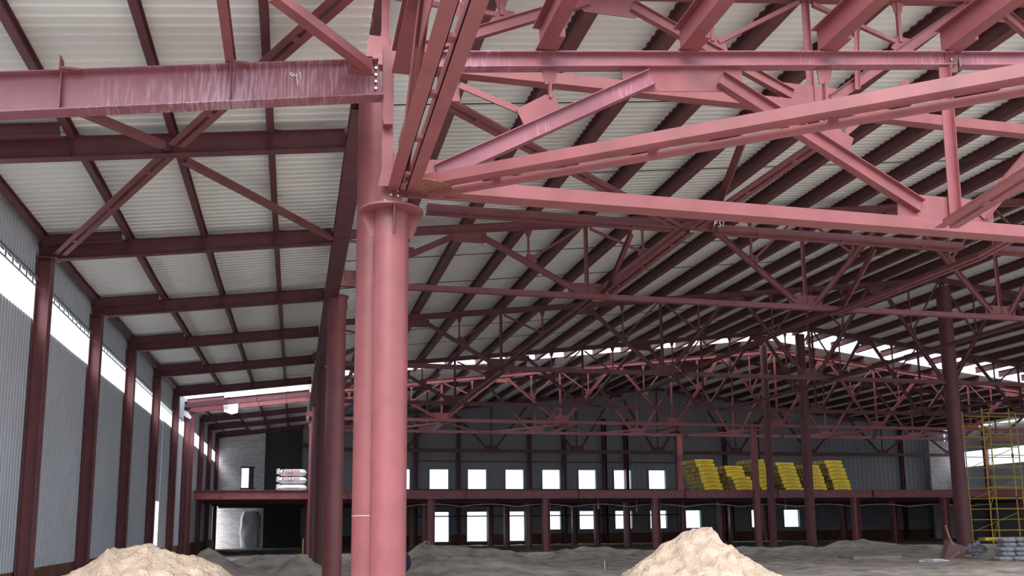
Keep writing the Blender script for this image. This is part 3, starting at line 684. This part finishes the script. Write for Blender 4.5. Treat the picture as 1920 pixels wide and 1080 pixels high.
# ================================================================ stored goods on the mezzanine
def pack_mb(c, L, W_, H_):
    x, y, z = c; mb = MB(); e = .05; sec = [(-W_/2+e,0),(W_/2-e,0),(W_/2,e),(W_/2,H_-e),(W_/2-e,H_),(-W_/2+e,H_),(-W_/2,H_-e),(-W_/2,e)]
    n = 8; xs = (-L/2, -L/2+.04, L/2-.04, L/2); sc = (.93, 1, 1, .93)
    vs = [(x+xx, y+p[0]*s, z+H_/2+(p[1]-H_/2)*s) for xx, s in zip(xs, sc) for p in sec]
    mb.add(vs, [[j*n+i,(j)*n+(i+1)%n,(j+1)*n+(i+1)%n,(j+1)*n+i] for j in range(3) for i in range(n)], 0)
    mb.add([vs[i] for i in range(n)], [list(range(n))[::-1]], 1); mb.add([vs[3*n+i] for i in range(n)], [list(range(n))], 1)
    mb.box((x-L*.22,y-W_/2-.005,z+H_*.42),(x-L*.16+.0,y-W_/2+.01,z+H_*.6),2)
    for q in range(6): mb.box((x-L*.10+q*.09,y-W_/2-.005,z+H_*.40),(x-L*.10+q*.09+.055,y-W_/2+.01,z+H_*(.52+.08*(q%2))),2)
    return mb
stacks = [(1322,1357,862),(1381,1416,873),(1428,1452,862),(1473,1507,868),(1521,1553,873),(1566,1598,864)]
Yb = 60.6
for si, (pa, pb, py1) in enumerate(stacks):
    z1 = at(pa,py1,Yb+.6).z; n = 8 if si not in (1,4) else 7; h = (z1-ZM)/n; xa_, xb_ = at(pa,918,Yb).x, at(pb,918,Yb).x
    for k in range(n):
        for dd in range(4):
            x = (xa_+xb_)/2 - k*.085 + random.uniform(-.05,.05); z = ZM+k*h
            if si == 1 and dd == 0 and k > 3: continue
            single('insulation_pack', pack_mb((x, Yb+.32+dd*.64+(k*.02), z), xb_-xa_, .60, h*.97), [PACK, PACKE, DKINK],
                'yellow insulation pack, %s stack from the left, %s layer up, %s row' % (ORD[si], ORD[k], ['front','second','third','back'][dd]), 'insulation pack', 'yellow packs stacked on the mezzanine')
# white sacks
def sack_mb(x, y, z, w, d_, h, seed):
    mb = MB(); nx, ny = 14, 8; vs = []
    for s_ in (1,-1):
        for j in range(ny+1):
            for i in range(nx+1):
                u, v = i/nx*2-1, j/ny*2-1
                e = max(0, 1-abs(u)**6)*max(0, 1-abs(v)**4)
                b = .08*noise.noise(V((u*3+seed, v*3, s_)))
                vs.append((x+u*w/2+.04*noise.noise(V((v*4,seed,s_*2))), y+v*d_/2, z+h/2+s_*(h/2)*(e**.35)*(1+b*.4)))
    n = (nx+1)*(ny+1)
    for s_ in range(2):
        f = [[s_*n+j*(nx+1)+i, s_*n+j*(nx+1)+i+1, s_*n+(j+1)*(nx+1)+i+1, s_*n+(j+1)*(nx+1)+i] for j in range(ny) for i in range(nx)]
        if s_: f = [q[::-1] for q in f]
        mb.f += f; mb.m += [0]*len(f)
    mb.v += [V(p) for p in vs]
    for i in range(nx): mb.f.append([i, n+i, n+i+1, i+1]); mb.m.append(0); k = ny*(nx+1)+i; mb.f.append([k+1, n+k+1, n+k, k]); mb.m.append(0)
    for j in range(ny): a = j*(nx+1); mb.f.append([a+nx+1, n+a+nx+1, n+a, a]); mb.m.append(0); a += nx; mb.f.append([a, n+a, n+a+nx+1, a+nx+1]); mb.m.append(0)
    return mb
def lettering(txt, size, loc, m, parent, name='printed_lettering'):
    cu = bpy.data.curves.new(name, 'FONT'); cu.body = txt; cu.size = size; cu.extrude = .003; cu.align_x = 'CENTER'; cu.offset = size*.02
    tmp = bpy.data.objects.new(name, cu); S.collection.objects.link(tmp); bpy.context.view_layer.update()
    me = bpy.data.meshes.new_from_object(tmp.evaluated_get(bpy.context.evaluated_depsgraph_get())); bpy.data.objects.remove(tmp)
    me.transform(Matrix.Rotation(math.radians(90), 4, 'X')); me.materials.clear(); me.materials.append(m)
    o = bpy.data.objects.new(name, me); S.collection.objects.link(o); o.parent = parent; o.location = V(loc)-V(parent['_o']); return o
Ysk = 60.0; sa, sb = at(520,918,Ysk), at(576,918,Ysk); hs = (at(545,878,Ysk).z-ZM)/3
for k in range(3):
    t = thing('big_sack', 'white printed sack on the mezzanine left of the columns, %s of its stack' % ['bottom','middle','top'][k], 'sack', ((sa.x+sb.x)/2, Ysk+.6, ZM+k*hs), 'white sacks on the mezzanine')
    bg_ = obj('bag', sack_mb((sa.x+sb.x)/2, Ysk+.6, ZM+k*hs, sb.x-sa.x-.05*k, 1.3, hs*.93, k*5.1), SACK, t, smooth=True)
    mbf = MB()
    for q in range(5): z = ZM+(k+.2+.14*q)*hs; mbf.add([(sa.x+.12,Ysk+.1,z),(sa.x+.12,Ysk+.1,z+.12),(sa.x-.12,Ysk+.05,z+.05)], [[0,1,2]])
    obj('folded_end', mbf, SACK, bg_)
    if k: lettering('РУСЕАН', .27, ((sa.x+sb.x)/2-.12, Ysk-.06, ZM+(k+.45)*hs), REDINK, bg_); obj('small_print', MB().box(((sa.x+sb.x)/2-.45,Ysk-.07,ZM+(k+.30)*hs),((sa.x+sb.x)/2+.05,Ysk-.05,ZM+(k+.34)*hs)), DKINK, bg_)
    else: obj('small_print', MB().box(((sa.x+sb.x)/2-.5,Ysk-.07,ZM+.42*hs),((sa.x+sb.x)/2+.4,Ysk-.05,ZM+.48*hs)), DKINK, bg_)
# big bulk bag standing below
Yg = 80.5; ga, gb = at(450,1018,Yg), at(486,1018,Yg); gt = at(470,960,Yg).z
gx = (ga.x+gb.x)/2; mb = MB(); ns, nr = 10, 20; vs = []
for j in range(ns+1):
    f_ = j/ns; z = groundz(gx,Yg)+.02+(gt-FL)*f_; w = (gb.x-ga.x)/2*(.86+.22*math.sin(f_*2.7)-.18*f_**3)
    for i in range(nr):
        a = i*math.tau/nr; rr = w*(1+.22*noise.noise(V((math.cos(a)*2, math.sin(a)*2, f_*3))))
        vs.append((gx+rr*math.copysign(abs(math.cos(a))**.7, math.cos(a)), Yg+rr*math.copysign(abs(math.sin(a))**.7, math.sin(a)), z))
mb.add(vs, [[j*nr+i, j*nr+(i+1)%nr, (j+1)*nr+(i+1)%nr, (j+1)*nr+i] for j in range(ns) for i in range(nr)]+[list(range(ns*nr, ns*nr+nr))])
t = thing('bulk_bag', 'large white bulk bag standing in front of the brick end wall', 'sack', (gx,Yg,groundz(gx,Yg)))
bg_ = obj('bag', mb, SACK, t, smooth=True)
for sx in (-.5,.5): obj('lifting_loop', tube_along([V((gx+sx-.12,Yg-.3,gt-.05)),V((gx+sx-.05,Yg-.3,gt+.38)),V((gx+sx+.05,Yg-.3,gt+.38)),V((gx+sx+.12,Yg-.3,gt-.05))], .03), SACK, bg_)
obj('loose_flap', MB().add([(gx-.62,Yg-.62,FL+.05),(gx-.15,Yg-.82,FL+.05),(gx-.35,Yg-.7,FL+.75)], [[0,1,2]]), SACK, t)
# ================================================================ scaffold tower
Yc_ = 45.0; za = groundz(40,45)
t = thing('scaffold_tower', 'yellow tube scaffold tower at the right edge', 'scaffold', (at(1855,1000,Yc_).x,Yc_,za))
xsA = [at(1852,900,Yc_).x, at(1903,900,Yc_).x, at(1955,900,Yc_).x]; ztp = at(1852,765,Yc_).z
for x in xsA:
    for y in (Yc_, Yc_+1.6): obj('upright', MB().tube((x,y,za-.1),(x,y,ztp), .035, n=8), YEL, t)
lv = []; z = za+.5
while z < ztp: lv.append(z); z += .62
for q, z in enumerate(lv):
    for y in (Yc_, Yc_+1.6): obj('ledger', MB().tube((xsA[0],y,z),(xsA[2],y,z), .026, n=6), YEL, t)
for q in range(0, len(lv)-1):
    if q % 3 == 0: obj('frame_brace', MB().tube((xsA[0],Yc_,lv[q]),(xsA[1],Yc_+1.6,lv[q]+1.2), .02, n=6), YEL, t)
    if q % 3 == 1: obj('frame_brace', MB().tube((xsA[1],Yc_,lv[q]+1.0),(xsA[0]+.3,Yc_+1.6,lv[q]), .02, n=6), YEL, t)
for z in (lv[4], lv[8]): obj('blue_clamp', MB().tube((xsA[1],Yc_,z-.1),(xsA[1],Yc_,z+.1), .06, n=8), mat('blue_paint', (.03,.06,.3), .5), t)
# ================================================================ sand heaps and clutter on the floor
def heap(label, Y, sil, wy, seed, base=FL, n=90, rough=.07, name='sand_heap'):
    pts = sorted([(at(x,y,Y).x, at(x,y,Y).z) for x,y in sil]); xa = pts[0][0]; xb_ = pts[-1][0]
    sL = 1.0; pts = [(xa-(pts[0][1]-base)/.55, base-.05)] + pts + [(xb_+(pts[-1][1]-base)/.55, base-.05)]
    def prof(x):
        for (a,za_),(b,zb_2) in zip(pts, pts[1:]):
            if a <= x <= b: return za_+(zb_2-za_)*(x-a)/(b-a)
        return base-.05
    x0, x1 = pts[0][0], pts[-1][0]; mb = MB(); m_ = int(n*.8); vs = []
    for j in range(m_+1):
        v = j/m_*2-1
        for i in range(n+1):
            x = x0+(x1-x0)*i/n; h = max(0, prof(x)-base)
            q = max(0, 1-abs(v)**1.4*(1.0))
            hh = h*q
            f = (rough*noise.noise(V((x*5,v*wy*5,seed)))+rough*.45*noise.noise(V((x*14,v*wy*14,seed)))+rough*.25*noise.noise(V((x*34,v*wy*34,seed)))+rough*1.6*noise.noise(V((x*1.7,v*wy*1.7,seed+4))))*min(1, hh*3)*(1 if abs(v) > .05 else .5)
            vs.append((x, Y+v*wy, base-.06+hh+.06*(hh > 0)+f))
    mb.add(vs, [[j*(n+1)+i, j*(n+1)+i+1, (j+1)*(n+1)+i+1, (j+1)*(n+1)+i] for j in range(m_) for i in range(n)])
    return single(name, mb, SAND, label, 'sand heap', smooth=True)
heap('broad pale sand heap in the lower left by the wall', 15.5, [(120,1080),(150,1062),(185,1048),(208,1029),(240,1030),(262,1022),(283,1019),(300,1032),(330,1037),(380,1048),(405,1060),(432,1080)], 2.4, 3, n=190)
heap('steep pointed sand heap at lower centre right', 15.0, [(1180,1080),(1200,1055),(1222,1040),(1238,1024),(1262,1010),(1290,998),(1328,986),(1332,1006),(1342,1020),(1352,1023),(1370,1020),(1378,1030),(1395,1048),(1450,1072),(1468,1080)], 2.2, 11, n=200)
def slab(x0px, x1px, py, Y, w, h, lab, m=CONC, name='concrete_slab'):
    a, b = at(x0px,py,Y), at(x1px,py,Y); z = groundz((a.x+b.x)/2, Y)
    return single(name, MB().box((a.x,Y,z-.1),(b.x,Y+w,z+h)), m, lab, 'slab')
slab(835,960,1022,50,2,.22,'flat grey concrete slab on the floor left of the mezzanine columns')
slab(1600,1690,1040,38,1.2,.14,'low grey slab lying on the dirt at right')
# concrete ring
p = at(799,1021,41); z = p.z-.1; mb = MB(); n = 20
c = V((p.x,41,p.z)); ring = []
for rr, yy in ((.17,-.12),(.17,.12),(.11,.12),(.11,-.12)): ring += [c+V((rr*math.cos(i*math.tau/n), yy, rr*math.sin(i*math.tau/n))) for i in range(n)]
mb.add(ring, [[k*n+i, k*n+(i+1)%n, ((k+1)%4)*n+(i+1)%n, ((k+1)%4)*n+i] for k in range(4) for i in range(n)])
single('concrete_ring', mb, CONC, 'small pipe end lying on the rubble left of the mezzanine column', 'pipe')
# navy bundle half hidden by the column
def lump(x, y, z, rx, ry, rz_, seed, n=14, m_=10, amp=.15):
    vs = []; mb = MB()
    for j in range(m_+1):
        ph = math.pi*j/m_
        for i in range(n):
            th = i*math.tau/n; d = V((math.sin(ph)*math.cos(th), math.sin(ph)*math.sin(th), math.cos(ph))); k = 1+amp*noise.noise(d*2.2+V((seed,0,0)))
            vs.append((x+d.x*rx*k, y+d.y*ry*k, z+d.z*rz_*k))
    return mb.add(vs, [[(j+1)*n+i, (j+1)*n+(i+1)%n, j*n+(i+1)%n, j*n+i] for j in range(m_) for i in range(n)])
p = at(757,1056,29.5); single('navy_bundle', lump(p.x,29.5,p.z+.02,.24,.25,.30,2), NAVY, 'dark navy bundle peeping out right of the nearest column base', 'bundle', smooth=True)
p = at(772,1072,29.3); single('plastic_sheet', lump(p.x,29.3,groundz(p.x,29.3)+.03,.28,.2,.06,5,amp=.4), mat('pale_blue_plastic',(.35,.45,.55),.4), 'small pale blue sheet on the dirt by the navy bundle', 'sheet', smooth=True)
# stacked grey bags at the right edge
YB = 34.0; p0 = at(1880,1050,YB); zb0 = groundz(p0.x, YB)
for k in range(5):
    for j in range(3):
        x = p0.x + .75*j+.18*(k%2)+.06*k; o = sack_mb(x, YB+.1*(k%2), zb0+k*.2, .71, .5, .185, k*3+j)
        single('cement_bag', o, SILV, 'grey shiny bag at the right edge, %s layer from the floor, %s in the row' % (ORD[k], ORD[j]), 'bag', 'grey bags stacked at the right edge', smooth=True)
for j in range(3):
    single('insulation_pack', pack_mb((p0.x+.2+.8*j, YB+.9, zb0+.85), .8, .5, .14), [PACK,PACKE,DKINK], 'yellow pack lying on the grey bags at right, %s from the left' % ORD[j], 'insulation pack', 'yellow packs on the grey bags')
# crumpled sheets left of the bags
p = at(1832,1030,36); single('plastic_sheet', lump(p.x,36,p.z,.42,.35,.30,8,20,14,.5), SILV, 'crumpled grey plastic between the right column foot and the bags', 'sheet', smooth=True)
p = at(1762,1050,35); single('plastic_sheet', lump(p.x-.3,35,groundz(p.x,35)+.04,.75,.3,.08,18,20,14,.6), SACK, 'flat pale plastic sheet on the dirt at right', 'sheet', smooth=True)
# boot-shaped steel offcut leaning by the big ridge column
Yo = 37.5
o = pxplate([(1776,1012),(1766,1053),(1772,1056),(1800,1056),(1806,1032),(1808,1025),(1790,1020)], Yo, .35)
single('steel_offcut', o, mat('dusty_primer',(.25,.15,.15),.8), 'dusty red steel offcut standing at the foot of the big right column', 'offcut')
A, B = at(1773,1054,Yo-.5), at(1800,1034,Yo-.5); single('timber_batten', member_mb(A, B, 'box', .05, .05), LUMBER, 'short pale batten leaning on the steel offcut', 'batten')
A, B = at(1786,1022,Yo-.3), at(1772,985,Yo+.1); single('timber_batten', member_mb(A, B, 'box', .05, .05), LUMBER, 'thin upright batten above the steel offcut', 'batten')
# lamps cable, thin stakes, planks in the aisle
p = at(1134,1055,33); single('marker_stake', MB().box((p.x-.012,33,p.z-.25),(p.x+.012,33.03,p.z+.08)), CHALK, 'short white stake standing in the dirt at centre', 'stake')
p = at(568,1025,40); single('marker_stake', MB().box((p.x-.03,40,p.z-.3),(p.x+.03,40.03,p.z+.35)), LUMBER, 'pale stake beside the far round columns', 'stake')
a, b = at(366,1004,72), at(445,1020,62); a.z = FL+.5; b.z = FL+.08
single('black_hose', tube_along([a, (a+b)/2-V((0,0,.1)), b], .03), BLACK, 'dark hose drooping along the brick end wall of the aisle', 'hose')
single('plank', MB().obb(at(1418,1015,70)+V((0,0,-.0)), V((2.4,.3,0)), V((0,.12,0)), V((0,0,.03))), SACK, 'pale board lying under the mezzanine at centre right', 'plank')
# door opening jamb in the left wall gap
single('door_jamb', MB().box((anx(43.5)-.18,42.5,FL),(anx(43.5)-.02,42.7,2.2)), GALV, 'pale edge of the narrow daylight opening in the side wall', 'jamb')
for o in list(bpy.data.objects):
    if '_o' in o.keys(): del o['_o']
